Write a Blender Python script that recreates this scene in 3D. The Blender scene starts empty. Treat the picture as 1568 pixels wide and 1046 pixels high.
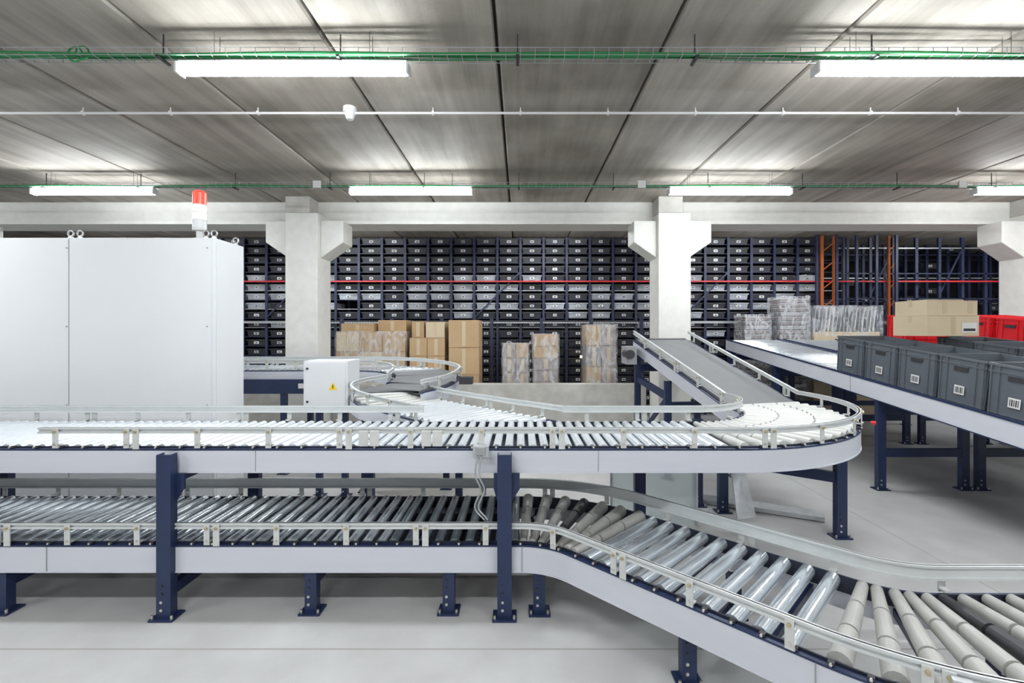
import bpy, math, random
from mathutils import Vector, Matrix
random.seed(4)
sc = bpy.context.scene
try:
    sc.view_settings.view_transform = 'Standard'
    sc.view_settings.look = 'None'
    sc.view_settings.exposure = 0.0
except Exception: pass

# ------------------------------------------------------------ materials
def mat(name, col, rough=0.5, metal=0.0, var=0.0, vscale=4.0, stretch=(1,1,1), bump=0.0, bscale=60, emit=None, estr=0, alpha=1.0, trans=0.0, rvar=0.0):
    m = bpy.data.materials.new(name); m.use_nodes = True
    nt = m.node_tree; b = nt.nodes['Principled BSDF']
    b.inputs['Base Color'].default_value = (*col, 1)
    b.inputs['Roughness'].default_value = rough
    b.inputs['Metallic'].default_value = metal
    b.inputs['Alpha'].default_value = alpha
    b.inputs['Transmission Weight'].default_value = trans
    if emit:
        b.inputs['Emission Color'].default_value = (*emit, 1)
        b.inputs['Emission Strength'].default_value = estr
    tc = nt.nodes.new('ShaderNodeTexCoord'); mp = nt.nodes.new('ShaderNodeMapping')
    mp.inputs['Scale'].default_value = stretch
    nt.links.new(tc.outputs['Object'], mp.inputs['Vector'])
    if var > 0:
        n = nt.nodes.new('ShaderNodeTexNoise'); n.inputs['Scale'].default_value = vscale
        n.inputs['Detail'].default_value = 6; n.inputs['Roughness'].default_value = 0.6
        nt.links.new(mp.outputs[0], n.inputs['Vector'])
        r = nt.nodes.new('ShaderNodeValToRGB')
        r.color_ramp.elements[0].position = 0.3; r.color_ramp.elements[1].position = 0.7
        r.color_ramp.elements[0].color = (*[max(0, c*(1-var)) for c in col], 1)
        r.color_ramp.elements[1].color = (*[min(1, c*(1+var)) for c in col], 1)
        nt.links.new(n.outputs['Fac'], r.inputs[0]); nt.links.new(r.outputs[0], b.inputs['Base Color'])
        if rvar > 0:
            mr = nt.nodes.new('ShaderNodeMapRange')
            mr.inputs['To Min'].default_value = rough-rvar; mr.inputs['To Max'].default_value = rough+rvar
            nt.links.new(n.outputs['Fac'], mr.inputs['Value']); nt.links.new(mr.outputs[0], b.inputs['Roughness'])
    if bump > 0:
        n2 = nt.nodes.new('ShaderNodeTexNoise'); n2.inputs['Scale'].default_value = bscale
        n2.inputs['Detail'].default_value = 4
        nt.links.new(mp.outputs[0], n2.inputs['Vector'])
        bp = nt.nodes.new('ShaderNodeBump'); bp.inputs['Strength'].default_value = bump
        bp.inputs['Distance'].default_value = 0.01
        nt.links.new(n2.outputs['Fac'], bp.inputs['Height']); nt.links.new(bp.outputs[0], b.inputs['Normal'])
    return m

def concrete(name, c1, c2, rough, s1, st1, s2, bump=0.2):
    m = bpy.data.materials.new(name); m.use_nodes = True
    nt = m.node_tree; b = nt.nodes['Principled BSDF']; L = nt.links.new
    b.inputs['Roughness'].default_value = rough
    tc = nt.nodes.new('ShaderNodeTexCoord'); mp = nt.nodes.new('ShaderNodeMapping'); mp.inputs['Scale'].default_value = st1
    L(tc.outputs['Object'], mp.inputs['Vector'])
    n1 = nt.nodes.new('ShaderNodeTexNoise'); n1.inputs['Scale'].default_value = s1; n1.inputs['Detail'].default_value = 8; n1.inputs['Roughness'].default_value = .6
    L(mp.outputs[0], n1.inputs['Vector'])
    n2 = nt.nodes.new('ShaderNodeTexNoise'); n2.inputs['Scale'].default_value = s2; n2.inputs['Detail'].default_value = 5
    L(tc.outputs['Object'], n2.inputs['Vector'])
    mx = nt.nodes.new('ShaderNodeMath'); mx.operation = 'ADD'
    L(n1.outputs['Fac'], mx.inputs[0]); L(n2.outputs['Fac'], mx.inputs[1])
    mh = nt.nodes.new('ShaderNodeMath'); mh.operation = 'MULTIPLY'; mh.inputs[1].default_value = .5
    L(mx.outputs[0], mh.inputs[0])
    r = nt.nodes.new('ShaderNodeValToRGB'); r.color_ramp.elements[0].position = .36; r.color_ramp.elements[1].position = .64
    r.color_ramp.elements[0].color = (*c1, 1); r.color_ramp.elements[1].color = (*c2, 1)
    L(mh.outputs[0], r.inputs[0]); L(r.outputs[0], b.inputs['Base Color'])
    n3 = nt.nodes.new('ShaderNodeTexNoise'); n3.inputs['Scale'].default_value = 40; n3.inputs['Detail'].default_value = 5
    L(tc.outputs['Object'], n3.inputs['Vector'])
    bp = nt.nodes.new('ShaderNodeBump'); bp.inputs['Strength'].default_value = bump; bp.inputs['Distance'].default_value = .01
    L(n3.outputs['Fac'], bp.inputs['Height']); L(bp.outputs[0], b.inputs['Normal'])
    return m

M = {}
M['floor'] = concrete('floor_concrete', (.45,.448,.44), (.56,.56,.55), .34, .8, (1,1,1), 3, .03)
M['floorjoint'] = mat('floor_joint', (.36,.35,.33), .7)
M['ceil1'] = concrete('ceiling_concrete_a', (.175,.155,.13), (.38,.345,.30), .7, 1.6, (4.5,.30,1), 1.3)
M['ceil2'] = concrete('ceiling_concrete_b', (.205,.182,.155), (.41,.375,.33), .7, 1.8, (4,.28,1), 1.0)
M['ceil3'] = concrete('ceiling_concrete_c', (.155,.135,.112), (.33,.30,.26), .7, 1.5, (5,.33,1), 1.6)
M['paint'] = concrete('painted_concrete', (.62,.615,.575), (.69,.685,.645), .7, 2, (1,1,1), 8, .08)
M['bare'] = concrete('bare_concrete', (.38,.365,.33), (.53,.515,.48), .8, 2, (1,1,1), 6, .15)
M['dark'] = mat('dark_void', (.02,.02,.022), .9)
M['gapd'] = mat('joint_dark', (.05,.042,.035), .9)
M['wallg'] = mat('wall_paint', (.62,.62,.63), .8, var=.05)
M['white'] = mat('white_powder_coat', (.73,.745,.76), .35, var=.012, vscale=2)
M['seam'] = mat('seam_grey', (.3,.31,.32), .6)
M['beam'] = mat('beam_light_grey', (.58,.595,.65), .38, var=.03, vscale=3, stretch=(.3,1,3))
M['navy'] = mat('navy_powder_coat', (.013,.025,.075), .40, var=.15, vscale=6)
M['navy2'] = mat('navy_dull', (.012,.016,.032), .6)
M['gapshade'] = mat('gap_shade_sheet', (.07,.08,.11), .5, .2)  # dark blue-grey standing in for the shade between rollers
M['rail'] = mat('rail_aluminium', (.60,.62,.62), .34, .15, var=.05, vscale=9)
M['cream'] = mat('bracket_steel', (.60,.61,.59), .42, .15, var=.06, vscale=20)
M['zinc'] = mat('roller_zinc', (.76,.82,.87), .20, .72, var=.06, vscale=8)
M['zincd'] = mat('roller_zinc_dark', (.30,.35,.39), .3, .8, var=.1, vscale=8)
M['white_r'] = mat('roller_bright', (.84,.89,.93), .22, .42, var=.04, vscale=8)
M['tan'] = mat('roller_pvc_grey', (.39,.39,.365), .40, var=.06, vscale=10)
M['tanl'] = mat('roller_pvc_light', (.60,.605,.58), .38, var=.05, vscale=10)
M['black'] = mat('black_rubber', (.03,.03,.035), .45)
M['belt'] = mat('belt_grey', (.15,.155,.16), .65, var=.05, vscale=5)
M['bolt'] = mat('bolt_steel', (.65,.64,.6), .3, .9)
M['brass'] = mat('bolt_yellow_zinc', (.50,.44,.28), .35, .7)
M['galv'] = mat('galvanised', (.50,.52,.53), .4, .6, var=.15, vscale=12)
M['green'] = mat('green_cable', (.015,.22,.06), .5)
M['lamp'] = mat('lamp_diffuser', (.95,.97,1), .4, emit=(.92,.965,1), estr=62)
M['pvc'] = mat('white_pvc', (.66,.66,.65), .5)
M['red'] = mat('red_plastic', (.66,.015,.022), .35, var=.05)
M['redrail'] = mat('red_rail', (.55,.02,.03), .4)
M['beacon'] = mat('beacon_red', (.8,.02,.015), .3, emit=(1,.035,.02), estr=3.2)
M['beaconw'] = mat('beacon_lit_white', (.9,.9,.88), .3, emit=(1,.75,.65), estr=.35)
M['orange'] = mat('orange_steel', (.42,.10,.02), .5, var=.1)
M['card'] = mat('cardboard', (.44,.30,.165), .8, var=.08, vscale=3)
M['card2'] = mat('cardboard_pale', (.58,.48,.33), .75, var=.05, vscale=3)
M['tape'] = mat('packing_tape', (.52,.42,.28), .3)
M['wood'] = mat('pallet_wood', (.42,.29,.16), .8, var=.2, vscale=6)
M['crate'] = mat('crate_grey', (.10,.113,.132), .42, var=.08, vscale=5)
M['label'] = mat('paper_label', (.66,.66,.64), .6)
M['ink'] = mat('label_ink', (.03,.03,.03), .6)
M['bin'] = mat('bin_dark', (.030,.032,.040), .5, var=.25, vscale=2)
M['bin2'] = mat('bin_light', (.40,.42,.46), .5, var=.4, vscale=2)
M['goods'] = mat('pack_goods_grey', (.30,.26,.255), .6, var=.35, vscale=7)
M['rackblue'] = mat('rack_blue', (.018,.025,.065), .5)
M['rackgalv'] = mat('rack_galv', (.42,.44,.46), .4, .5)
M['wire'] = mat('wire_dark', (.04,.04,.045), .5, .3)
M['yellow'] = mat('warning_yellow', (.9,.62,.02), .5)
M['amber'] = mat('amber_led', (1,.4,.05), .4, emit=(1,.3,.03), estr=8)
M['warm'] = mat('warm_bulb', (1,.8,.5), .4, emit=(1,.72,.38), estr=10)
M['acryl'] = mat('acrylic_sheet', (.62,.70,.70), .1, alpha=.5)
def film(name,lo,hi):
    m=bpy.data.materials.new(name); m.use_nodes=True; nt=m.node_tree; b=nt.nodes['Principled BSDF']; L=nt.links.new
    b.inputs['Base Color'].default_value=(.80,.82,.85,1); b.inputs['Roughness'].default_value=.14
    tc=nt.nodes.new('ShaderNodeTexCoord'); mp=nt.nodes.new('ShaderNodeMapping'); mp.inputs['Scale'].default_value=(1,1,.45); mp.inputs['Rotation'].default_value=(0,.5,0)
    L(tc.outputs['Object'],mp.inputs[0])
    n=nt.nodes.new('ShaderNodeTexNoise'); n.inputs['Scale'].default_value=9; n.inputs['Detail'].default_value=5; n.inputs['Distortion'].default_value=1.5; L(mp.outputs[0],n.inputs['Vector'])
    mr=nt.nodes.new('ShaderNodeMapRange'); mr.inputs['From Min'].default_value=.42; mr.inputs['From Max'].default_value=.66; mr.inputs['To Min'].default_value=lo; mr.inputs['To Max'].default_value=hi
    L(n.outputs['Fac'],mr.inputs['Value']); L(mr.outputs[0],b.inputs['Alpha'])
    bp=nt.nodes.new('ShaderNodeBump'); bp.inputs['Strength'].default_value=.7; bp.inputs['Distance'].default_value=.02
    L(n.outputs['Fac'],bp.inputs['Height']); L(bp.outputs[0],b.inputs['Normal']); return m
M['film']=film('stretch_film',.08,.5)

# ------------------------------------------------------------ mesh builder
class MB:
    def __init__(s): s.v=[]; s.f=[]; s.m=[]; s.sm=[]; s.mats=[]
    def mi(s,k):
        if k not in s.mats: s.mats.append(k)
        return s.mats.index(k)
    def add(s, vs, fs, k, smooth=False):
        o=len(s.v); s.v += [tuple(v) for v in vs]; i=s.mi(k)
        for f in fs:
            s.f.append([a+o for a in f]); s.m.append(i); s.sm.append(smooth)
    def box(s,x0,x1,y0,y1,z0,z1,k):
        s.add([(x0,y0,z0),(x1,y0,z0),(x1,y1,z0),(x0,y1,z0),(x0,y0,z1),(x1,y0,z1),(x1,y1,z1),(x0,y1,z1)],
              [(0,3,2,1),(4,5,6,7),(0,1,5,4),(1,2,6,5),(2,3,7,6),(3,0,4,7)],k)
    def obox(s,c,a,b,d,k):
        c=Vector(c);a=Vector(a);b=Vector(b);d=Vector(d)
        s.add([c-a-b-d,c+a-b-d,c+a+b-d,c-a+b-d,c-a-b+d,c+a-b+d,c+a+b+d,c-a+b+d],
              [(0,3,2,1),(4,5,6,7),(0,1,5,4),(1,2,6,5),(2,3,7,6),(3,0,4,7)],k)
    def bar(s,p,q,w,h,k):
        p=Vector(p);q=Vector(q);t=(q-p)
        if t.length<1e-6: return
        u=t.normalized(); up=Vector((0,0,1)) if abs(u.z)<.95 else Vector((0,1,0))
        sd=u.cross(up).normalized(); up=sd.cross(u)
        s.obox((p+q)/2,t/2,sd*w/2,up*h/2,k)
    def cyl(s,p,q,r,k,n=10,r2=None,caps=True):
        p=Vector(p);q=Vector(q); r2=r if r2 is None else r2
        u=(q-p).normalized(); up=Vector((0,0,1)) if abs(u.z)<.95 else Vector((0,1,0))
        a=u.cross(up).normalized(); b=u.cross(a)
        vs=[]
        for c,rr in((p,r),(q,r2)):
            for i in range(n):
                t=2*math.pi*i/n; vs.append(c+a*rr*math.cos(t)+b*rr*math.sin(t))
        s.add(vs,[(i,(i+1)%n,n+(i+1)%n,n+i) for i in range(n)],k,True)
        if caps: s.add(vs,[tuple(range(n-1,-1,-1)),tuple(range(n,2*n))],k)
    def sweep(s,pts,prof,k,closed=True,caps=True,smooth=False):
        n=len(prof); vs=[]
        for i,p in enumerate(pts):
            a=pts[max(0,i-1)]; b=pts[min(len(pts)-1,i+1)]
            tx,ty=b[0]-a[0],b[1]-a[1]; l=math.hypot(tx,ty) or 1; rx,ry=ty/l,-tx/l
            for o,z in prof: vs.append((p[0]+rx*o,p[1]+ry*o,p[2]+z))
        fs=[]
        for i in range(len(pts)-1):
            for j in range(n if closed else n-1):
                j2=(j+1)%n; fs.append((i*n+j,i*n+j2,(i+1)*n+j2,(i+1)*n+j))
        if caps and closed:
            fs.append(tuple(range(n))); fs.append(tuple(range((len(pts)-1)*n,len(pts)*n))[::-1])
        s.add(vs,fs,k,smooth)
    def torus(s,c,R,r,k,axis='y',n=16,m=6):
        vs=[];c=Vector(c)
        for i in range(n):
            t=2*math.pi*i/n
            for j in range(m):
                u=2*math.pi*j/m; d=R+r*math.cos(u)
                w=(d*math.cos(t),r*math.sin(u),d*math.sin(t)) if axis=='y' else (r*math.sin(u),d*math.cos(t),d*math.sin(t))
                vs.append(c+Vector(w))
        s.add(vs,[(i*m+j,i*m+(j+1)%m,((i+1)%n)*m+(j+1)%m,((i+1)%n)*m+j) for i in range(n) for j in range(m)],k,True)
    def obj(s,name,parent=None,bevel=0,loc=None,rot=None):
        me=bpy.data.meshes.new(name); me.from_pydata(s.v,[],s.f)
        for k in s.mats: me.materials.append(M[k])
        me.polygons.foreach_set('material_index',s.m); me.polygons.foreach_set('use_smooth',s.sm)
        me.update(); me.validate()
        import bmesh
        bm=bmesh.new(); bm.from_mesh(me); bmesh.ops.recalc_face_normals(bm,faces=bm.faces); bm.to_mesh(me); bm.free()
        o=bpy.data.objects.new(name,me); sc.collection.objects.link(o)
        if parent: o.parent=parent
        if bevel:
            b=o.modifiers.new('bevel','BEVEL'); b.width=bevel; b.segments=2; b.limit_method='ANGLE'
        if loc: o.location=loc
        if rot: o.rotation_euler=rot
        return o
def empty(name,loc=(0,0,0)):
    e=bpy.data.objects.new(name,None); sc.collection.objects.link(e); e.location=loc; e.empty_display_size=.2; return e
def rect(o0,o1,z0,z1): return [(o0,z0),(o1,z0),(o1,z1),(o0,z1)]

# ------------------------------------------------------------ paths
def resample(pts,step=.05):
    out=[pts[0]]
    for a,b in zip(pts,pts[1:]):
        d=(Vector(b)-Vector(a)).length; n=max(1,round(d/step))
        for i in range(1,n+1):
            out.append(tuple(Vector(a).lerp(Vector(b),i/n)))
    return out
def arcpts(cx,cy,r,a0,a1,z,n=28):
    return [(cx+r*math.cos(math.radians(a0+(a1-a0)*i/n)),cy+r*math.sin(math.radians(a0+(a1-a0)*i/n)),z) for i in range(n+1)]
def offs(pts,o):
    out=[]
    for i,p in enumerate(pts):
        a=pts[max(0,i-1)]; b=pts[min(len(pts)-1,i+1)]
        tx,ty=b[0]-a[0],b[1]-a[1]; l=math.hypot(tx,ty) or 1
        out.append((p[0]+ty/l*o,p[1]-tx/l*o,p[2]))
    return out
class Path:
    def __init__(s,pts):
        s.p=[Vector(p) for p in pts]; s.c=[0]
        for a,b in zip(s.p,s.p[1:]): s.c.append(s.c[-1]+(b-a).length)
        s.L=s.c[-1]
    def at(s,d):
        import bisect
        i=min(max(bisect.bisect_right(s.c,d)-1,0),len(s.p)-2)
        t=(d-s.c[i])/max(1e-9,s.c[i+1]-s.c[i]); p=s.p[i].lerp(s.p[i+1],t)
        j0=max(0,i-1); j1=min(len(s.p)-1,i+2); T=(s.p[j1]-s.p[j0]).normalized()
        R=Vector((T.y,-T.x,0)).normalized()
        return p,T,R
def catmull(P,n=10):
    P=[Vector(p) for p in P]; Q=[2*P[0]-P[1]]+P+[2*P[-1]-P[-2]]; out=[]
    for i in range(1,len(Q)-2):
        for j in range(n):
            t=j/n; a,b,c,d=Q[i-1:i+3]
            out.append(tuple(.5*((2*b)+(c-a)*t+(2*a-5*b+4*c-d)*t*t+(3*b-a-3*c+d)*t**3)))
    out.append(tuple(P[-1])); return out

def rail_run(mb,pts,tall=.045,zc=.09,k='rail'):
    if len(pts)<2: return
    h=tall/2
    mb.sweep(pts,rect(-.004,.004,zc-h,zc+h),k)
    mb.sweep(pts,rect(-.012,.014,zc+h-.012,zc+h),k)
    mb.sweep(pts,rect(-.012,.014,zc-h,zc-h+.012),k)
def runs(pts,cond):
    out=[];cur=[]
    for p in pts:
        if cond(p): cur.append(p)
        else:
            if len(cur)>1: out.append(cur)
            cur=[]
    if len(cur)>1: out.append(cur)
    return out
def brackets(mb,pts,sgn,step,start=.2,low=-.015,cond=lambda p:True):
    P=Path(pts); d=start; i=0
    while d<P.L:
        p,T,R=P.at(d)
        if cond(p):
            R=R*sgn; T=Vector((T.x,T.y,0)).normalized(); up=Vector((0,0,1))
            mb.obox(p+R*.018+up*(.055+low/2),T*.018,R*.003,up*(.056-low/2),'cream')
            mb.obox(p+R*.0+up*.0,T*.018,R*.02,up*.004,'cream')
            mb.cyl(p+R*.018+up*.09,p+R*.034+up*.09,.009,'brass',8)
            mb.cyl(p+R*.018+up*.01,p+R*.03+up*.01,.008,'bolt',8)
            if i%3==1:
                mb.obox(p+T*.06+R*.018+up*.045,T*.02,R*.003,up*.068,'cream')
                mb.cyl(p+T*.06+R*.018+up*.09,p+T*.06+R*.034+up*.09,.009,'brass',8)
        d+=step; i+=1

def leg(mb,x,y,z1,w=.09,d=.06,foot=True,z0=0):
    mb.box(x-w/2,x+w/2,y-d/2,y-d/2+.008,z0,z1,'navy')
    mb.box(x-w/2,x-w/2+.008,y-d/2+.008,y+d/2,z0,z1,'navy')
    mb.box(x+w/2-.008,x+w/2,y-d/2+.008,y+d/2,z0,z1,'navy')
    if foot:
        mb.box(x-w/2-.03,x+w/2+.03,y-d/2-.03,y+d/2+.03,0,.012,'navy')
        for sx in(-1,1):
            mb.cyl((x+sx*(w/2+.015),y-d/2-.012,.012),(x+sx*(w/2+.015),y-d/2-.012,.035),.009,'bolt',6)
        for zz in(.06,.11,.16,.21):
            if zz<z1: mb.cyl((x-.012,y-d/2-.006,zz),(x-.012,y-d/2,zz),.009,'bolt' if zz<.15 else 'black',8)

def rollers(mb,P,d0,d1,pitch,half,kf,r=.025,taper=None,clip=None,sh=True):
    d=d0;i=0
    while d<d1:
        p,T,R=P.at(d); up=Vector((0,0,1))
        c=p-up*r
        a=c-R*half; b=c+R*half; ra=rb=r
        if taper: ra,rb=taper(d)
        if clip:
            a2,b2=clip(a,b)
            if a2 is None: d+=pitch;i+=1;continue
            a,b=a2,b2
        k=kf(d,i)
        if taper:
            for j in range(3):
                t0,t1=j/3+.01,(j+1)/3-.01
                mb.cyl(a.lerp(b,t0),a.lerp(b,t1),ra+(rb-ra)*t0,k,14,ra+(rb-ra)*(t0+.28))
            mb.cyl(a,b,min(ra,rb)*.6,'galv',8)
        else:
            mb.cyl(a,b,ra,k,14,rb)
        if sh:
            u=(b-a).normalized()
            mb.cyl(a-u*.012,b+u*.012,.008,'bolt',6)
        d+=pitch;i+=1

W=.43
# ============================================================ ROOM
X0,X1,Y0,Y1,ZC=-12.5,12.5,-6.0,12.2,3.85
mb=MB(); mb.box(X0,X1,Y0,Y1,-.2,0,'floor')
mb.box(X0,X1,2.66,2.672,0,.0008,'floorjoint'); mb.box(X0,X1,7.0,7.012,0,.0008,'floorjoint')
for x in(-6.4,3.3): mb.box(x,x+.01,Y0,Y1,0,.0008,'floorjoint')
mb.obj('floor')
mb=MB()
x=-.17-1.2*11; i=0
while x<X1:
    a=max(x,X0); b=min(x+1.2,X1); g=.011
    if b-a>.1:
        k=['ceil1','ceil2','ceil3','ceil1','ceil3','ceil2','ceil2'][i%7]
        mb.add([(a+g+.012,Y0,ZC),(b-g-.012,Y0,ZC),(b-g-.012,Y1,ZC),(a+g+.012,Y1,ZC),(a+g,Y0,ZC+.018),(b-g,Y0,ZC+.018),(b-g,Y1,ZC+.018),(a+g,Y1,ZC+.018)],
               [(0,1,2,3),(0,3,7,4),(1,5,6,2)],k)
        mb.box(a+g,b-g,Y0,Y1,ZC+.018,ZC+.2,k)
    x+=1.2;i+=1
mb.box(X0,X1,Y0,Y1,ZC+.06,ZC+.25,'gapd')
mb.obj('ceiling')
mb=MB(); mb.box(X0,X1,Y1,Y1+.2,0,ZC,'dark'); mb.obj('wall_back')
mb=MB(); mb.box(X0-.2,X0,Y0,Y1,0,ZC,'wallg'); mb.obj('wall_left')
mb=MB(); mb.box(X1,X1+.2,Y0,Y1,0,ZC,'wallg'); mb.obj('wall_right')
mb=MB(); mb.box(X0,X1,Y0-.2,Y0,0,ZC,'wallg'); mb.obj('wall_front')

def column(cx):
    mb=MB(); h=.245
    mb.box(cx-h,cx+h,7.1,7.6,0,3.60,'paint')
    mb.box(cx-h+.0,cx+h-.12,7.1,7.42,3.60,ZC,'bare')
    for sg in(-1,1):
        a=cx+sg*h; b=cx+sg*(h+.35)
        pr=[(a,2.93),(b,3.17),(b,3.50),(a,3.50)]
        vs=[(p[0],7.2,p[1]) for p in pr]+[(p[0],7.6,p[1]) for p in pr]
        mb.add(vs,[(0,1,2,3),(4,7,6,5),(0,4,5,1),(1,5,6,2),(2,6,7,3),(3,7,4,0)],'paint')
    mb.obj('concrete_column',bevel=.012)
for cx in(-8.95,-3.31,2.33,7.97): column(cx)
mb=MB()
xs=[X0,-8.95,-3.31,2.33,7.97,X1]
for a,b in zip(xs,xs[1:]):
    mb.box(a+.012,b-.012,7.43,7.95,3.50,ZC,'paint')
mb.obj('ceiling_beam',bevel=.01)
mb=MB()
mb.box(X0,2.05,7.66,7.82,0,.95,'bare'); mb.obj('wall_parapet',bevel=.01)

# ============================================================ LAMPS
def lamp(x,y,z=3.62,L=1.56,watt=20):
    e=empty('linear_ceiling_lamp',(x,y,z))
    mb=MB()
    pr=[(.045*math.cos(math.radians(a)),-.012+.042*math.sin(math.radians(a))) for a in range(155,386,21)]
    n=len(pr)
    vs=[(0,p[0],p[1]) for p in pr]+[(L,p[0],p[1]) for p in pr]
    mb.add(vs,[(i,(i+1),n+i+1,n+i) for i in range(n-1)]+[(n-1,0,n,2*n-1)],'lamp',True); mb.obj('diffuser',e)
    mb=MB()
    mb.box(.0,L,-.03,.03,.013,.035,'pvc')
    mb.box(-.015,0,-.047,.047,-.052,.02,'pvc'); mb.box(L,L+.015,-.047,.047,-.052,.02,'pvc')
    for q in(.25,L-.25):
        mb.cyl((q,-.03,.03),(q,-.03,ZC-z),.002,'wire',4); mb.cyl((q,.03,.03),(q,.03,ZC-z),.002,'wire',4)
    mb.obj('housing',e)
    l=bpy.data.lights.new('tube_light','AREA'); l.shape='RECTANGLE'; l.size=L; l.size_y=.08; l.energy=watt; l.color=(.94,.972,1)
    o=bpy.data.objects.new('tube_light',l); sc.collection.objects.link(o); o.parent=e; o.location=(L/2,0,-.06)
for x in(-6.75,-2.34,2.04,6.4): lamp(x,3.24,watt=24)
for x in(-10.4,-6.28,-2.19,1.92,5.86,9.9): lamp(x,6.07,watt=22)
for x in(-6.5,-2.2,2.1,6.4): lamp(x,.4,watt=34); lamp(x,-2.6,watt=34)  # unseen rows overhead and behind the camera, added as foreground fill
for x in(-8.6,-4.4,-.2,4.0,8.2): lamp(x,8.75,3.74,watt=12)  # extra row hidden by the beam, added to brighten the rack

def tray(y,z):
    e=empty('cable_tray',(0,y,z)); mb=MB(); A,B=X0+.1,X1-.1
    for yy,zz in((-.05,0),(0,0),(.05,0),(-.05,.05),(.05,.05)):
        mb.cyl((A,yy,zz),(B,yy,zz),.0025,'rackgalv',4)
    x=A
    while x<B:
        mb.bar((x,-.05,0),(x,.05,0),.004,.004,'rackgalv'); mb.bar((x,-.05,0),(x,-.05,.05),.004,.004,'rackgalv'); mb.bar((x,.05,0),(x,.05,.05),.004,.004,'rackgalv')
        x+=.1
    x=-11
    while x<12:
        mb.bar((x,0,-.02),(x,0,ZC-z-.002),.007,.007,'wire'); mb.bar((x-.0,-.06,-.01),(x,.06,-.01),.02,.012,'wire')
        x+=1.22
    mb.obj('wire_basket',e)
    mb=MB()
    for j in range(4):
        x=A; yy=-.045+.02*j
        pts=[]
        while x<=B:
            pts.append((x,yy+.006*math.sin(x*2.1+j),.012+.006*math.sin(x*3+j*2))); x+=.25
        mb.sweep(pts,[(-.006,-.006),(.006,-.006),(.006,.006),(-.006,.006)],'green',smooth=True)
    if y>4:
        for bx in(-2.6,1.55,5.65): mb.box(bx-.05,bx+.05,-.07,-.052,-.02,.07,'pvc')
    else: 
        mb.torus((-3.05,-.02,.02),.05,.006,'green'); mb.torus((-3.0,-.02,.03),.045,.006,'green')
    mb.obj('green_cables',e)
tray(3.24,3.68); tray(6.07,3.66)
mb=MB(); mb.cyl((X0+.02,4.3,3.8),(X1-.02,4.3,3.8),.011,'pvc',8)
x=-12
while x<12: mb.box(x-.01,x+.01,4.285,4.315,3.785,3.815,'pvc'); mb.box(x-.004,x+.004,4.297,4.303,3.81,ZC,'pvc'); x+=.8
mb.obj('ceiling_conduit')
mb=MB(); mb.cyl((-1.56,4.3,ZC),(-1.56,4.3,3.80),.06,'pvc',20); mb.cyl((-1.56,4.3,3.80),(-1.56,4.3,3.74),.05,'pvc',20,.03); mb.obj('smoke_detector')

# ============================================================ RACK
mb=MB(); YR=10.2
nx=int(24/.5)
for i in range(nx+1):
    x=-12+.5*i
    if x>7.0: continue
    mb.box(x-.026,x+.026,YR-.03,YR,0,3.84,'rackblue')
    if i%2==0: mb.box(x-.03,x+.03,YR+.75,YR+.79,0,3.84,'rackblue')
for r in range(19):
    z=.1+.2*r
    mb.box(-12,7.0,YR-.012,YR+.0,z-.018,z-.004,'rackgalv' if (r%2 and 1.6<z<3.0) else 'rackblue')
mb.box(-12,12,YR-.12,YR-.06,2.865,2.895,'redrail')
mb.box(-12,12,YR-.1,YR-.05,1.98,2.03,'rackgalv')
for x in(-5.5,-1,3.5): mb.bar((x,YR-.03,2.1),(x+1,YR-.03,3.1),.02,.03,'rackblue')
for j,yy in enumerate((YR,YR+.9,YR+1.7)):
    for i in range(11):
        x=7.1+.5*i
        mb.box(x-.03,x+.03,yy,yy+.05,0,3.84,'rackblue')
    for r in range(7):
        z=.3+.55*r
        mb.box(6.9,12.4,yy,yy+.03,z,z+.025,'rackgalv' if (r+j)%3==0 else 'rackblue')
for x in(7.6,9.1,10.6):
    for z in(.4,1.5,2.6): mb.bar((x,YR+.02,z),(x+.5,YR+.02,z+1.0),.02,.03,'rackblue')
for x,w in((6.42,.06),(6.68,.045),(7.85,.045),(8.0,.03)):
    mb.box(x-w/2,x+w/2,YR-.2,YR-.15,0,3.84,'orange')
for zz in range(9):
    mb.bar((6.42,YR-.18,.3+.4*zz),(6.68,YR-.18,.5+.4*zz),.02,.02,'orange')
    mb.bar((7.85,YR-.18,.3+.4*zz),(8.0,YR-.18,.5+.4*zz),.015,.015,'orange')
for i in range(5): mb.box(6.25+.42*i-.025,6.25+.42*i+.025,YR-.30,YR-.26,0,3.84,'rackblue')
rack=empty('storage_rack'); mb.obj('rack_frame',rack)
mb=MB()
def bin_(x,z,light,y=YR):
    k='bin2' if light else 'bin'; w=.205; h=.13; y+=.04
    mb.add([(x-w+.015,y+.02,z),(x+w-.015,y+.02,z),(x+w,y+.0,z+h),(x-w,y,z+h),(x-w+.015,y+.6,z),(x+w-.015,y+.6,z),(x+w,y+.62,z+h),(x-w,y+.62,z+h)],
           [(0,1,2,3),(1,5,6,2),(3,7,4,0),(4,5,1,0),(5,4,7,6),(3,2,6,7)],k)
    mb.box(x-w-.012,x+w+.012,y-.012,y+.0,z+h-.025,z+h,k)
    ww=random.uniform(.035,.055)
    mb.box(x-ww,x+ww,y-.004,y+.012,z+.035,z+.09,'label' if random.random()<.6 else 'galv')
    mb.box(x-.02,x+.02,y-.006,y-.003,z+.05,z+.07,'ink')
for i in range(nx):
    x=-11.75+.5*i
    for r in range(19):
        z=.1+.2*r
        if x<6.3:
            if random.random()<.03: continue
            bin_(x,z,(2.2<z<2.85 and random.random()<.6) or (1.6<z<3.1 and random.random()<.15))
        elif x<12 and random.random()<.10: bin_(x,z,False,YR+.95)
mb.obj('storage_bins',rack)
mb=MB()
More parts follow.
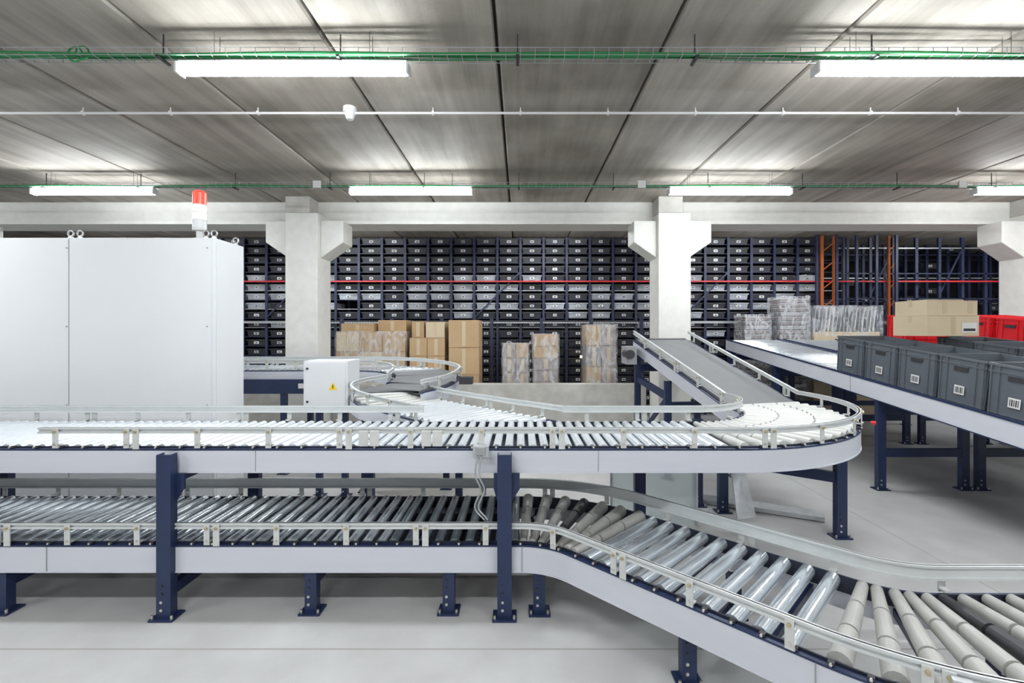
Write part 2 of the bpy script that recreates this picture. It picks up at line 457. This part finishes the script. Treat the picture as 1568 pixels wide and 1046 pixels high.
for x,z in((1.27,1.25),(1.45,1.05),(-.2,.95),(2.9,1.1)):
    mb.cyl((x,YR-.4,z),(x,YR-.4,z+.05),.03,'warm',10); mb.cyl((x,YR-.4,0),(x,YR-.4,z),.012,'wire',6)  # small warm glowing spots on thin posts
mb.obj('small_warm_spots')

mb=MB(); YF=8.95
x=-4.35
while x<3.2:
    mb.box(x-.03,x+.03,YF-.03,YF+.03,0,2.05,'rackblue'); x+=.95
z=.1
while z<2.05: mb.bar((-4.35,YF,z),(3.25,YF,z),.006,.006,'wire'); z+=.1
x=-4.3
while x<3.2: mb.bar((x,YF+.005,.1),(x,YF+.005,2.0),.006,.006,'wire'); x+=.05
mb.bar((-4.35,YF,2.0),(3.25,YF,2.0),.03,.03,'wire')
mb.obj('mesh_fence')

# ============================================================ CARTONS
def carton(mb,x0,x1,y0,y1,z0,z1,k='card'):
    mb.box(x0,x1,y0,y1,z0,z1,k); yc=(y0+y1)/2; e=.0015; xc=(x0+x1)/2
    mb.box(x0-e,x1+e,yc-.03,yc+.03,z1-.08,z1+e,'tape')
    mb.box(xc-.03,xc+.03,y0-e,y0,z0+.02,z1-.02,'tape')
    mb.box(x0+.01,x1-.01,y0-.0012,y0,z1-.012,z1-.006,'wood')
def pallet(mb,x0,x1,y0,y1,z=0):
    for i in range(6):
        a=x0+(x1-x0)*i/6; mb.box(a+.01,a+(x1-x0)/6-.01,y0,y1,z+.12,z+.14,'wood')
    for q in(0,.5,1):
        a=x0+(x1-x0-.1)*q; mb.box(a,a+.1,y0,y1,z,z+.02,'wood')
        for qq in(0,.5,1):
            b=y0+(y1-y0-.12)*qq; mb.box(a,a+.1,b,b+.12,z+.02,z+.12,'wood')
def stack(name,x0,x1,y0,y1,top,nxx,nz,film=False,ks=('card',),extra=()):
    e=empty(name); mb=MB(); pallet(mb,x0,x1,y0,y1); mb.obj('pallet',e)
    mb=MB(); H=(top-.14)/nz; w=(x1-x0)/nxx
    for r in range(nz):
        for c in range(nxx):
            j=random.uniform(0,.02)
            carton(mb,x0+c*w+.004,x0+(c+1)*w-.004,y0+j,y1-.02,.14+r*H+.001,.14+(r+1)*H-.004,random.choice(ks))
    for ex in extra: carton(mb,*ex)
    mb.obj('cartons',e)
    if film:
        mb=MB(); n=9; nz_=12; g=lambda:random.uniform(-.012,.012); vs=[];fs=[]
        per=[(x0+(x1-x0)*i/n,y0-.02) for i in range(n)]+[(x1+.018,y0+(y1-y0)*i/n) for i in range(n)]+[(x1-(x1-x0)*i/n,y1+.01) for i in range(n)]+[(x0-.018,y1-(y1-y0)*i/n) for i in range(n)]
        m=len(per)
        for r in range(nz_+1):
            for (px,py) in per: vs.append((px+g(),py+g()-.006,.1+(top+.01-.1)*r/nz_))
        for r in range(nz_):
            for i in range(m): fs.append((r*m+i,r*m+(i+1)%m,(r+1)*m+(i+1)%m,(r+1)*m+i))
        mb.add(vs,fs,'film',True); mb.obj('stretch_wrap',e)
stack('carton_pallet',-3.12,-1.95,7.95,8.75,1.80,3,5,True,('card','card2'),extra=[(-3.05,-2.5,8.0,8.6,1.80,1.94),(-2.45,-1.97,8.1,8.65,1.80,2.0)])
stack('carton_pallet',-1.88,-1.28,7.95,8.6,1.70,2,5,extra=[(-1.62,-1.30,8.05,8.5,1.70,1.97,'card2'),(-1.87,-1.66,8.1,8.5,1.70,1.98)])
stack('carton_pallet',-1.22,-.70,7.95,8.7,2.0,1,4)
stack('wrapped_carton_pallet',-.30,.14,7.95,8.4,1.60,2,6,True,('goods','goods','card'))
stack('wrapped_carton_pallet',.22,.64,7.95,8.6,1.76,1,8,True,('goods','card'))
stack('wrapped_carton_pallet',1.12,1.62,7.95,8.6,1.92,2,5,True,('goods','card'))

def tray_stack(x0,x1,y0,y1,top,name):
    e=empty(name); mb=MB(); pallet(mb,x0,x1,y0,y1); mb.obj('pallet',e)
    mb=MB(); z=.14
    while z<top-.09:
        mb.box(x0+.03,x1-.03,y0+.03,y1-.03,z,z+.06,'goods' if int(z*10)%3 else 'galv'); mb.box(x0,x1,y0,y1,z+.06,z+.07,'pvc'); z+=.09
    mb.obj('trays',e); mb=MB(); mb.box(x0-.02,x1+.02,y0-.02,y1+.02,.1,z+.03,'film'); mb.obj('stretch_wrap',e)
tray_stack(4.5,5.0,9.42,9.85,2.2,'wrapped_tray_pallet')
tray_stack(5.2,5.78,9.42,9.85,2.5,'wrapped_tray_pallet')
def sheet_stack(x0,x1,y0,y1,top):
    e=empty('upright_panel_pallet'); mb=MB(); pallet(mb,x0,x1,y0,y1); mb.box(x0,x1,y0,y1,.14,1.80,'card2'); mb.obj('pallet',e)
    mb=MB(); x=x0+.02
    while x<x1-.05:
        mb.obox((x+.03,(y0+y1)/2,2.05),(.008,0,0),(0,.17,0),(.03,0,.25+random.uniform(-.02,.02)),'pvc' if random.random()<.6 else 'galv'); x+=.075
    mb.obj('panels',e)
    mb=MB(); mb.box(x0-.02,x1+.06,y0-.01,y1+.01,1.7,top+.01,'film'); mb.obj('stretch_wrap',e)
sheet_stack(5.88,7.2,9.42,9.85,2.32)

# ============================================================ CABINET
e=empty('white_control_cabinet')
mb=MB(); mb.box(-7.2,-2.93,4.5,4.98,.1,2.7,'white'); mb.box(-7.15,-2.97,4.54,4.95,0,.1,'seam'); mb.obj('body',e,bevel=.006)
mb=MB()
for a,b in((-7.17,-5.722),(-5.712,-4.318),(-4.308,-2.955)):
    mb.box(a,b,4.488,4.5,.14,2.685,'white')
mb.box(-2.93,-2.924,4.53,4.95,.14,2.67,'white')
mb.obj('door_panels',e,bevel=.003)
mb=MB()
for x in(-5.717,-4.313): mb.box(x-.004,x+.004,4.494,4.5,.14,2.69,'seam')
for x in(-4.33,-2.99):
    for z in(.4,1.1,1.85,2.6): mb.cyl((x,4.482,z),(x,4.488,z),.007,'seam',8)
mb.obj('seams_and_screws',e)
mb=MB()
for x,y in((-4.36,4.56),(-4.27,4.56),(-3.05,4.56),(-2.97,4.56),(-2.98,4.92)):
    mb.cyl((x,y,2.7),(x,y,2.72),.022,'bolt',10); mb.torus((x,y,2.752),.028,.009,'galv')
mb.obj('lifting_eyes',e)
e=empty('signal_beacon',(-3.18,4.66,2.7)); mb=MB()
mb.cyl((0,0,.001),(0,0,.02),.065,'pvc',20); mb.cyl((0,0,.02),(0,0,.10),.03,'pvc',16); mb.cyl((0,0,.10),(0,0,.125),.062,'pvc',20)
mb.cyl((0,0,.125),(0,0,.20),.062,'white',24); mb.cyl((0,0,.206),(0,0,.35),.06,'beaconw',24)
for z in(.20,.275,.35): mb.cyl((0,0,z),(0,0,z+.006),.064,'pvc',24)
mb.obj('stack',e)
mb=MB(); mb.cyl((0,0,.356),(0,0,.47),.06,'beacon',24); mb.cyl((0,0,.47),(0,0,.492),.06,'beacon',24,.042); mb.obj('red_lens',e)

# ============================================================ UPPER CONVEYOR
zU=1.07
arcU=arcpts(1.4,4.56,1.10,-90,13,zU,34)
strU=[(-8,3.46,zU),(1.4,3.46,zU)]
ex,ey,_=arcU[-1]; h=Vector((math.cos(math.radians(103)),math.sin(math.radians(103)),0)); LI=2.0
endU=(ex+h.x*LI,ey+h.y*LI,1.70)
ptsU=resample(strU)+arcU[1:]
incU=[arcU[-1]]+resample([arcU[-1],endU])[1:]
full=ptsU+incU[1:]
U=empty('upper_roller_conveyor')
P=Path(ptsU); Ls=9.4
mb=MB()
rollers(mb,P,.05,5.7,.078,.40,lambda d,i:'white_r',r=.0295)
rollers(mb,P,5.74,Ls,.078,.40,lambda d,i:'white_r',r=.027)
rollers(mb,P,Ls+.05,P.L-.02,.095,.40,lambda d,i:'tanl',taper=lambda d:(.021,.034))
mb.obj('rollers',U)
mb=MB()
for sg in(1,-1):
    o=offs(full,sg*W)
    mb.sweep(o,rect(-.01,.012,-.17,-.03),'beam')
    mb.sweep(o,rect(-.014,.016,-.032,-.022),'navy')
    mb.sweep(o,rect(-.014,.016,-.176,-.168),'beam')
    mb.sweep(offs(full,sg*(W-.02)),rect(-.004,.004,-.09,-.012),'navy2')
mb.sweep(offs(ptsU,0),rect(-.41,.41,-.125,-.118),'gapshade')  # added dark sheet, makes the gaps between rollers look shaded
for x in(-6.1,-3.9,-1.7,.5): mb.box(x-.002,x+.002,3.46-W-.0145,3.46-W-.011,zU-.17,zU-.03,'seam')
d=.2; P2=Path(offs(ptsU,W))
while d<P2.L:
    p,T,R=P2.at(d); mb.cyl(p+R*.012+Vector((0,0,-.012)),p+R*.02+Vector((0,0,-.012)),.007,'bolt',6); mb.obox(p+Vector((0,0,-.012)),T*.012,R*.012,Vector((0,0,.006)),'black'); d+=.156
mb.obj('side_beams',U)
mb=MB()
near=offs(full,W); far=offs(full,-W)
nearR=[p for p in near if p[0]>-3.1]
rail_run(mb,nearR,.038,.095)
isgap=lambda p: (-.78<p[0]<.34 and p[1]<3.95)
for r in runs(far,lambda p: not isgap(p)): 
    rail_run(mb,r,.055,.09); brackets(mb,r,-1,.42)
brackets(mb,nearR,1,.455,start=.12)
mb.obj('guard_rails',U)
mb=MB()
mb.sweep(incU,rect(-.39,.39,-.05,-.004),'belt')
mb.cyl(Vector(endU)+Vector((h.y,-h.x,0))*-.38+Vector((0,0,-.04)),Vector(endU)+Vector((h.y,-h.x,0))*.38+Vector((0,0,-.04)),.045,'black',18)
mb.obj('inclined_belt',U)
mb=MB()
for x in(-6.4,-4.32,-2.23,-.10):
    leg(mb,x,2.965,1.03)
    mb.box(x-.07,x+.095,2.985,2.999,.80,.90,'navy')
    mb.add([(x-.07,2.985,.80),(x+.095,2.985,.80),(x+.05,2.985,.73),(x-.05,2.985,.73)],[(0,1,2,3)],'navy')
    leg(mb,x,3.95,.90)
    mb.bar((x,2.99,.16),(x,3.93,.16),.05,.07,'navy'); mb.bar((x,2.99,.86),(x,3.93,.86),.05,.06,'navy')
leg(mb,2.80,4.12,.90); leg(mb,1.83,4.86,.90); leg(mb,2.02,4.70,.9)
mb.bar((2.80,4.12,.52),(1.83,4.86,.52),.05,.09,'navy'); mb.bar((2.80,4.12,.84),(1.85,4.86,.84),.05,.08,'navy')
leg(mb,1.0,3.95,.90)
for xx,yy,zt in((1.63,6.55,1.45),(2.48,6.6,1.45),(1.80,5.75,1.2),(2.66,5.85,1.2)): leg(mb,xx,yy,zt,w=.08)
mb.bar((1.63,6.55,.35),(2.48,6.6,.35),.05,.07,'navy'); mb.bar((1.63,6.55,1.3),(2.48,6.6,1.3),.05,.1,'navy'); mb.bar((1.63,6.55,1.15),(1.80,5.75,1.0),.05,.08,'navy')
mb.bar((1.80,5.75,.9),(2.66,5.85,.9),.05,.08,'navy')
mb.bar((1.63,6.55,.3),(1.8,5.75,1.0),.03,.05,'navy')
mb.obj('support_legs',U)
mb=MB()
mb.box(-.30,-.20,2.955,3.0,1.01,1.08,'galv'); mb.box(-.28,-.22,2.93,2.955,1.03,1.075,'seam')
pts=catmull([(-.26,2.95,1.02),(-.27,2.94,.9),(-.24,2.97,.8),(-.28,3.0,.68),(-.22,3.0,.6)],6)
for off in(-.012,.012):
    for a_,b_ in zip(pts,pts[1:]): mb.cyl(Vector(a_)+Vector((off,0,0)),Vector(b_)+Vector((off,0,0)),.006,'galv',6,caps=False)
for x in(-.93,-.6,-1.0,-.53): mb.box(x-.03,x+.03,2.99,3.0,1.07,1.17,'cream')
mb.cyl((2.7,3.62,1.10),(2.72,3.6,1.10),.015,'red',10)
mb.box(1.42,1.56,6.3,6.62,1.36,1.6,'seam'); mb.cyl((1.45,6.2,1.5),(1.45,6.45,1.5),.06,'black',16)
mb.obj('drive_and_sensors',U,bevel=.002)

# ============================================================ LOWER CONVEYOR
zL=.47
a1=arcpts(0,2.57,.85,90,45,zL,20); p1=a1[-1]
r2=.9; yend=1.99; drop=r2*(1-math.cos(math.radians(45)))
ys=yend+drop; xs2=p1[0]+(p1[1]-ys)
a2=arcpts(xs2+r2*math.sin(math.radians(45)),yend+r2,r2,225,270,zL,20)
ptsL=resample([(-8,3.42,zL),(0,3.42,zL)])+a1[1:]+resample([p1,a2[0]])[1:]+a2[1:]+resample([a2[-1],(5.5,yend,zL)])[1:]
P=Path(ptsL); s1=8.0; s2=s1+.85*math.pi/4; s3=s2+(Vector(a2[0])-Vector(p1)).length; s4=s3+r2*math.pi/4
Lc=empty('lower_roller_conveyor'); mb=MB()
rollers(mb,P,.05,7.15,.098,.40,lambda d,i:'zinc',r=.032)
rollers(mb,P,7.18,s1,.098,.40,lambda d,i:'zincd',r=.032)
rollers(mb,P,s1+.04,s2+.02,.105,.40,lambda d,i:'black' if i==3 else 'tan',taper=lambda d:(.044,.024))
rollers(mb,P,s2+.10,s3-.02,.122,.40,lambda d,i:'zinc',r=.038)
rollers(mb,P,s3+.06,s4+.4,.122,.40,lambda d,i:'black' if i==5 else 'tan',taper=lambda d:(.028,.048) )
rollers(mb,P,s4+.47,P.L-.05,.12,.40,lambda d,i:'tan',r=.036)
mb.obj('rollers',Lc)
mb=MB()
for sg in(1,-1):
    o=offs(ptsL,sg*W)
    mb.sweep(o,rect(-.01,.012,-.19,-.03),'beam')
    mb.sweep(o,rect(-.014,.016,-.032,-.022),'navy')
    mb.sweep(o,rect(-.014,.016,-.196,-.188),'beam')
    mb.sweep(offs(ptsL,sg*(W-.02)),rect(-.004,.004,-.10,-.012),'navy2')
mb.sweep([p for p in ptsL if p[0]<.0],rect(-.41,.41,-.16,-.15),'gapshade')  # same added shade sheet below the straight rollers
for s in(s1+.02,s3,s4,5.0,2.6):
    p,T,R=P.at(s); mb.obox(p+R*(W+.014)+Vector((0,0,-.11)),T*.002,R*.002,Vector((0,0,.08)),'seam')
d=.4
while d<P.L:
    p,T,R=P.at(d); mb.obox(p+Vector((0,0,-.13)),T*.02,R*.41,Vector((0,0,.02)),'navy'); d+=.55
d=.2; P2=Path(offs(ptsL,W))
while d<P2.L:
    p,T,R=P2.at(d); mb.cyl(p+R*.012+Vector((0,0,-.012)),p+R*.02+Vector((0,0,-.012)),.007,'bolt',6); mb.obox(p+Vector((0,0,-.012)),T*.012,R*.012,Vector((0,0,.006)),'black'); d+=.13
mb.obj('side_beams',Lc)
mb=MB()
near=offs(ptsL,W+.005); far=offs(ptsL,-W)
rail_run(mb,near,.036,.10); brackets(mb,near,1,.44,start=.3)
rail_run(mb,far,.075,.09); brackets(mb,far,-1,.5)
mb.obj('guard_rails',Lc)
mb=MB()
for x in(-5.3,-3.32,-1.34,-.46,.12):
    yn=3.03 if x<.1 else 3.02
    leg(mb,x,yn,.29,w=.075); leg(mb,x,3.82,.29,w=.075); mb.bar((x,yn+.02,.2),(x,3.8,.2),.04,.09,'navy')
for (x,y),(x2,y2) in(((.86,2.42),(1.35,2.98)),((2.4,1.62),(2.4,2.36)),((3.9,1.62),(3.9,2.36))):
    leg(mb,x,y,.29,w=.075); leg(mb,x2,y2,.29,w=.075); mb.bar((x,y,.2),(x2,y2,.2),.04,.09,'navy')
mb.obj('support_legs',Lc)
mb=MB()
p,T,R=P.at(s3+.30)
c=p+R*(W+.045); up=Vector((0,0,1))
mb.obox(c+up*.06,T*.03,R*.015,up*.045,'galv'); mb.obox(c+up*-.02,T*.012,R*.012,up*.04,'black'); mb.cyl(c+up*-.06,c+up*-.075,.012,'amber',10)
mb.obj('photo_sensor',Lc,bevel=.002)

# ============================================================ INFEED (S-shaped merge) CONVEYOR
cm=catmull([(-5.2,6.35,1.33),(-3.4,6.35,1.33),(-2.1,6.35,1.33),(-1.5,6.22,1.31),(-1.17,5.86,1.27),(-1.2,5.42,1.21),(-1.40,5.14,1.16),(-1.30,4.90,1.11),(-1.03,4.68,1.08),(-.45,4.13,1.07),(.15,3.56,1.07)],10)
P=Path(cm); I=empty('merging_infeed_conveyor')
def s_of(x,y): 
    return min(range(len(cm)),key=lambda i:(cm[i][0]-x)**2+(cm[i][1]-y)**2)
ib0,ib1=s_of(-1.35,6.1),s_of(-1.42,5.1)
mb=MB()
YL=3.91
def clipI(a,b):
    if a.y<YL and b.y<YL: return None,None
    if a.y>=YL and b.y>=YL: return a,b
    t=(YL-a.y)/(b.y-a.y); c=a.lerp(b,t)
    if a.y<YL: a=c
    else: b=c
    return (a,b) if (b-a).length>.08 else (None,None)
rollers(mb,P,.05,P.c[ib0],.08,.37,lambda d,i:'zinc',r=.024)
rollers(mb,P,P.c[ib1]+.03,P.L,.09,.37,lambda d,i:'white_r' if d>P.c[ib1]+.5 else 'tanl',r=.024,clip=clipI)
mb.obj('rollers',I)
mb=MB(); mb.sweep(cm[ib0:ib1+1],rect(-.37,.37,-.04,-.003),'belt'); mb.obj('belt',I)
mb=MB(); mg=MB()
for sg in(1,-1):
    o=offs(cm,sg*.40)
    for r in runs(o,lambda p:p[1]>3.9):
        mb.sweep(r,rect(-.01,.012,-.16,-.03),'beam'); mb.sweep(r,rect(-.012,.014,-.032,-.02),'navy')
        rail_run(mg,r,.045,.09); brackets(mg,r,sg,.36)
for r in runs(cm,lambda p:p[1]>4.4): mb.sweep(r,rect(-.37,.37,-.11,-.10),'navy2')
mb.obj('side_beams',I); mg.obj('guard_rails',I)
mb=MB()
for x in(-4.6,-3.0): 
    leg(mb,x,5.97,1.2,w=.07); leg(mb,x,6.72,1.2,w=.07); mb.bar((x,5.97,.5),(x,6.72,.5),.05,.06,'navy')
for x,y in((-1.75,5.3),(-.85,5.4),(-.62,4.75),(-1.45,4.55)): leg(mb,x,y,.95,w=.07)
mb.box(-4.2,-2.35,5.90,5.93,1.02,1.2,'navy'); mb.box(-2.78,-2.68,5.88,5.90,1.09,1.15,'pvc')
mb.box(-.70,-.55,5.35,5.5,1.2,1.28,'black')
mb.obj('support_legs',I)

e=empty('electrical_box')
mb=MB(); mb.box(-2.3,-1.83,4.98,5.35,.98,1.49,'white'); mb.obj('enclosure',e,bevel=.006)
mb=MB(); mb.box(-2.28,-1.85,4.965,4.979,1.0,1.47,'white')
xc,zc=-1.98,1.22
mb.add([(xc-.045,4.962,zc-.035),(xc+.045,4.962,zc-.035),(xc,4.962,zc+.045),(xc-.045,4.966,zc-.035),(xc+.045,4.966,zc-.035),(xc,4.966,zc+.045)],[(0,1,2),(0,3,4,1),(1,4,5,2),(2,5,3,0)],'yellow')
mb.box(xc-.005,xc+.005,4.960,4.963,zc-.02,zc+.02,'ink')
for z in(1.06,1.41): mb.cyl((-2.25,4.955,z),(-2.25,4.966,z),.012,'ink',10)
mb.obj('door_and_sign',e)
mb=MB(); leg(mb,-2.2,5.15,.98,w=.06); leg(mb,-1.92,5.15,.98,w=.06); mb.obj('stand',e)

mb=MB(); mb.add([(1.6,4.6,.9),(2.3,4.9,.5),(2.25,4.5,.02),(2.05,4.45,.02),(2.15,4.85,.5),(1.5,4.6,.82)],[(0,1,4,5),(1,2,3,4)],'galv'); 
mb.bar((1.9,5.0,.03),(2.9,4.5,.03),.18,.04,'galv'); mb.obj('galvanised_bracket')
e=bpy.data.objects['galvanised_bracket']; md=e.modifiers.new('s','SOLIDIFY'); md.thickness=.01
mb=MB(); mb.box(.85,1.62,4.35,4.36,.012,.88,'acryl'); mb.box(.83,.85,4.34,4.37,0,.9,'galv'); mb.box(1.62,1.64,4.34,4.37,0,.9,'galv'); mb.obj('acrylic_guard_panel')

# ============================================================ RIGHT CONVEYORS (inclined lanes)
def lane(xc,wd,y0,y1,name,rk='zinc'):
    sl=.108
    zf=lambda y:1.24+(y-5.6)*sl
    pts=resample([(xc,y1,zf(y1)),(xc,y0,zf(y0))],.3); e=empty(name); hw=wd/2
    P=Path(pts); mb=MB(); rollers(mb,P,.05,P.L,.10,hw-.03,lambda d,i:rk,r=.03); mb.obj('rollers',e)
    mb=MB()
    for sg in(1,-1):
        o=offs(pts,sg*hw); mb.sweep(o,rect(-.012,.012,-.19,.0),'beam'); mb.sweep(o,rect(-.018,.018,0,.018),'navy')
        mb.sweep(o,rect(-.018,.018,-.2,-.19),'navy')
    mb.sweep(pts,rect(-hw+.02,hw-.02,-.12,-.11),'navy2')
    mb.box(xc-hw-.014,xc-hw-.011,5.78,5.79,zf(5.78)-.18,zf(5.78),'seam')
    mb.obj('side_beams',e)
    mb=MB()
    for y in(3.2,5.37,7.55,9.1):
        zt=zf(y)-.19
        if y<y0 or y>y1: continue
        for sg in(1,-1): leg(mb,xc+sg*(hw-.04),y,zt,w=.09)
        mb.bar((xc-hw+.04,y,.42),(xc+hw-.04,y,.42),.05,.09,'navy'); mb.bar((xc-hw+.04,y,zt-.12),(xc+hw-.04,y,zt-.12),.05,.1,'navy')
    mb.obj('support_legs',e)
    return zf
zf=lane(4.585,1.03,2.7,9.3,'inclined_crate_conveyor')
lane(5.72,1.03,2.7,9.3,'inclined_crate_conveyor')
lane(6.95,1.1,4.2,9.3,'inclined_crate_conveyor')

def crate_mesh(L,Wd,H,k,label=True):
    mb=MB(); t=.012; x=Wd/2; y=L/2; q=.018
    mb.box(-x+q,x-q,-y+q,y-q,0,.012,k)
    ring=lambda inset,z:[(-x+inset,-y+inset,z),(x-inset,-y+inset,z),(x-inset,y-inset,z),(-x+inset,y-inset,z)]
    r0=ring(q,0); r1=ring(.008,H); r2=ring(.008+t,H); r3=ring(q+t,.012)
    vs=r0+r1+r2+r3; fs=[]
    for i in range(4):
        j=(i+1)%4
        fs+=[(i,j,4+j,4+i),(4+i,4+j,8+j,8+i),(8+i,8+j,12+j,12+i)]
    mb.add(vs,fs,k)
    for z0,z1,ov in((H-.02,H,.0),(H-.075,H-.062,.003)):
        mb.box(-x+ov,x-ov,-y+ov,-y+.02,z0,z1,k); mb.box(-x+ov,x-ov,y-.02,y-ov,z0,z1,k)
        mb.box(-x+ov,-x+.02,-y+.02,y-.02,z0,z1,k); mb.box(x-.02,x-ov,-y+.02,y-.02,z0,z1,k)
    for sg in(-1,1):
        for yy in(-y+.03,-y+.10,y-.10,y-.03):
            mb.bar((sg*(x-.014),yy,.0),(sg*(x-.004),yy,H-.02),.010,.012,k)
        for xx in(-x+.03,-x+.12,0,x-.12,x-.03):
            mb.bar((xx,sg*(y-.014),.0),(xx,sg*(y-.004),H-.02),.010,.012,k)
        mb.box(sg*(x-.006)-.004,sg*(x-.006)+.004,-.07,.07,H-.13,H-.09,'black')
        mb.box(sg*(x-.003)-.003,sg*(x-.003)+.003,-.075,.075,H-.088,H-.08,k)
    if label:
        mb.obox((-x+.005,.0,.13),(0,.05,0),(.0015,0,0),(0,0,.042),'label')
        for j in range(5): mb.obox((-x+.003,-.034+.017*j,.13),(0,.003+.002*(j%2),0),(.001,0,0),(0,0,.028),'ink')
    return mb
sl=math.atan(.108)
cm_=crate_mesh(.49,.62,.44,'crate')
def place(mbx,name,loc,rot,store={}):
    key=(id(mbx))
    if key not in store:
        o=mbx.obj(name); store[key]=o.data
    else:
        o=bpy.data.objects.new(name,store[key]); sc.collection.objects.link(o)
    o.location=loc; o.rotation_euler=rot; return o
for i in range(7):
    y=5.95-.497*i
    place(cm_,'grey_storage_crate',(4.45,y,zf(y)+.004),(sl,0,0))
for i in range(6):
    y=5.85-.497*i
    if i in(3,): continue
    place(cm_,'grey_storage_crate',(5.66,y,zf(y)+.004),(sl,0,0))
rc=crate_mesh(.40,.60,.32,'red',False)
for y,x in((6.9,6.95),(6.45,6.95),(6.0,6.95),(5.55,6.95),(5.1,6.95)):
    place(rc,'red_storage_crate',(x,y,zf(y)+.004),(sl,0,0)); place(rc,'red_storage_crate',(x,y-.034,zf(y)+.330),(sl,0,0))
place(rc,'red_storage_crate',(5.74,6.85,zf(6.85)+.004),(sl,0,0)); place(rc,'red_storage_crate',(5.74,6.85-.034,zf(6.85)+.330),(sl,0,0))
e=empty('shipping_carton'); 
yb=5.86; zb=zf(yb)+.44
mb=MB(); carton(mb,-.31,.31,-.26,.26,0,.25,'card2'); mb.box(.10,.28,-.265,-.262,.04,.16,'label'); mb.box(.12,.26,-.267,-.264,.06,.09,'ink'); mb.obj('lower_carton',e)
mb=MB(); carton(mb,-.30,.14,-.24,.24,.252,.44,'card2'); mb.obj('upper_carton',e)
mb=MB(); carton(mb,.15,.33,-.22,.24,.252,.43,'card2'); mb.obj('small_carton',e)
e.location=(5.20,yb+.05,zb+.04)

# ============================================================ camera / world
cam=bpy.data.cameras.new('camera'); co=bpy.data.objects.new('camera',cam); sc.collection.objects.link(co)
co.location=(0,0,1.8); co.rotation_euler=(math.radians(90),0,0)
cam.sensor_width=36; cam.lens=720/1568*36; cam.shift_x=-13/1568; cam.shift_y=-15/1568
cam.clip_start=.05; cam.clip_end=100
sc.camera=co
w=bpy.data.worlds.new('world'); sc.world=w; w.use_nodes=True
w.node_tree.nodes['Background'].inputs[0].default_value=(.9,.95,1,1); w.node_tree.nodes['Background'].inputs[1].default_value=.5
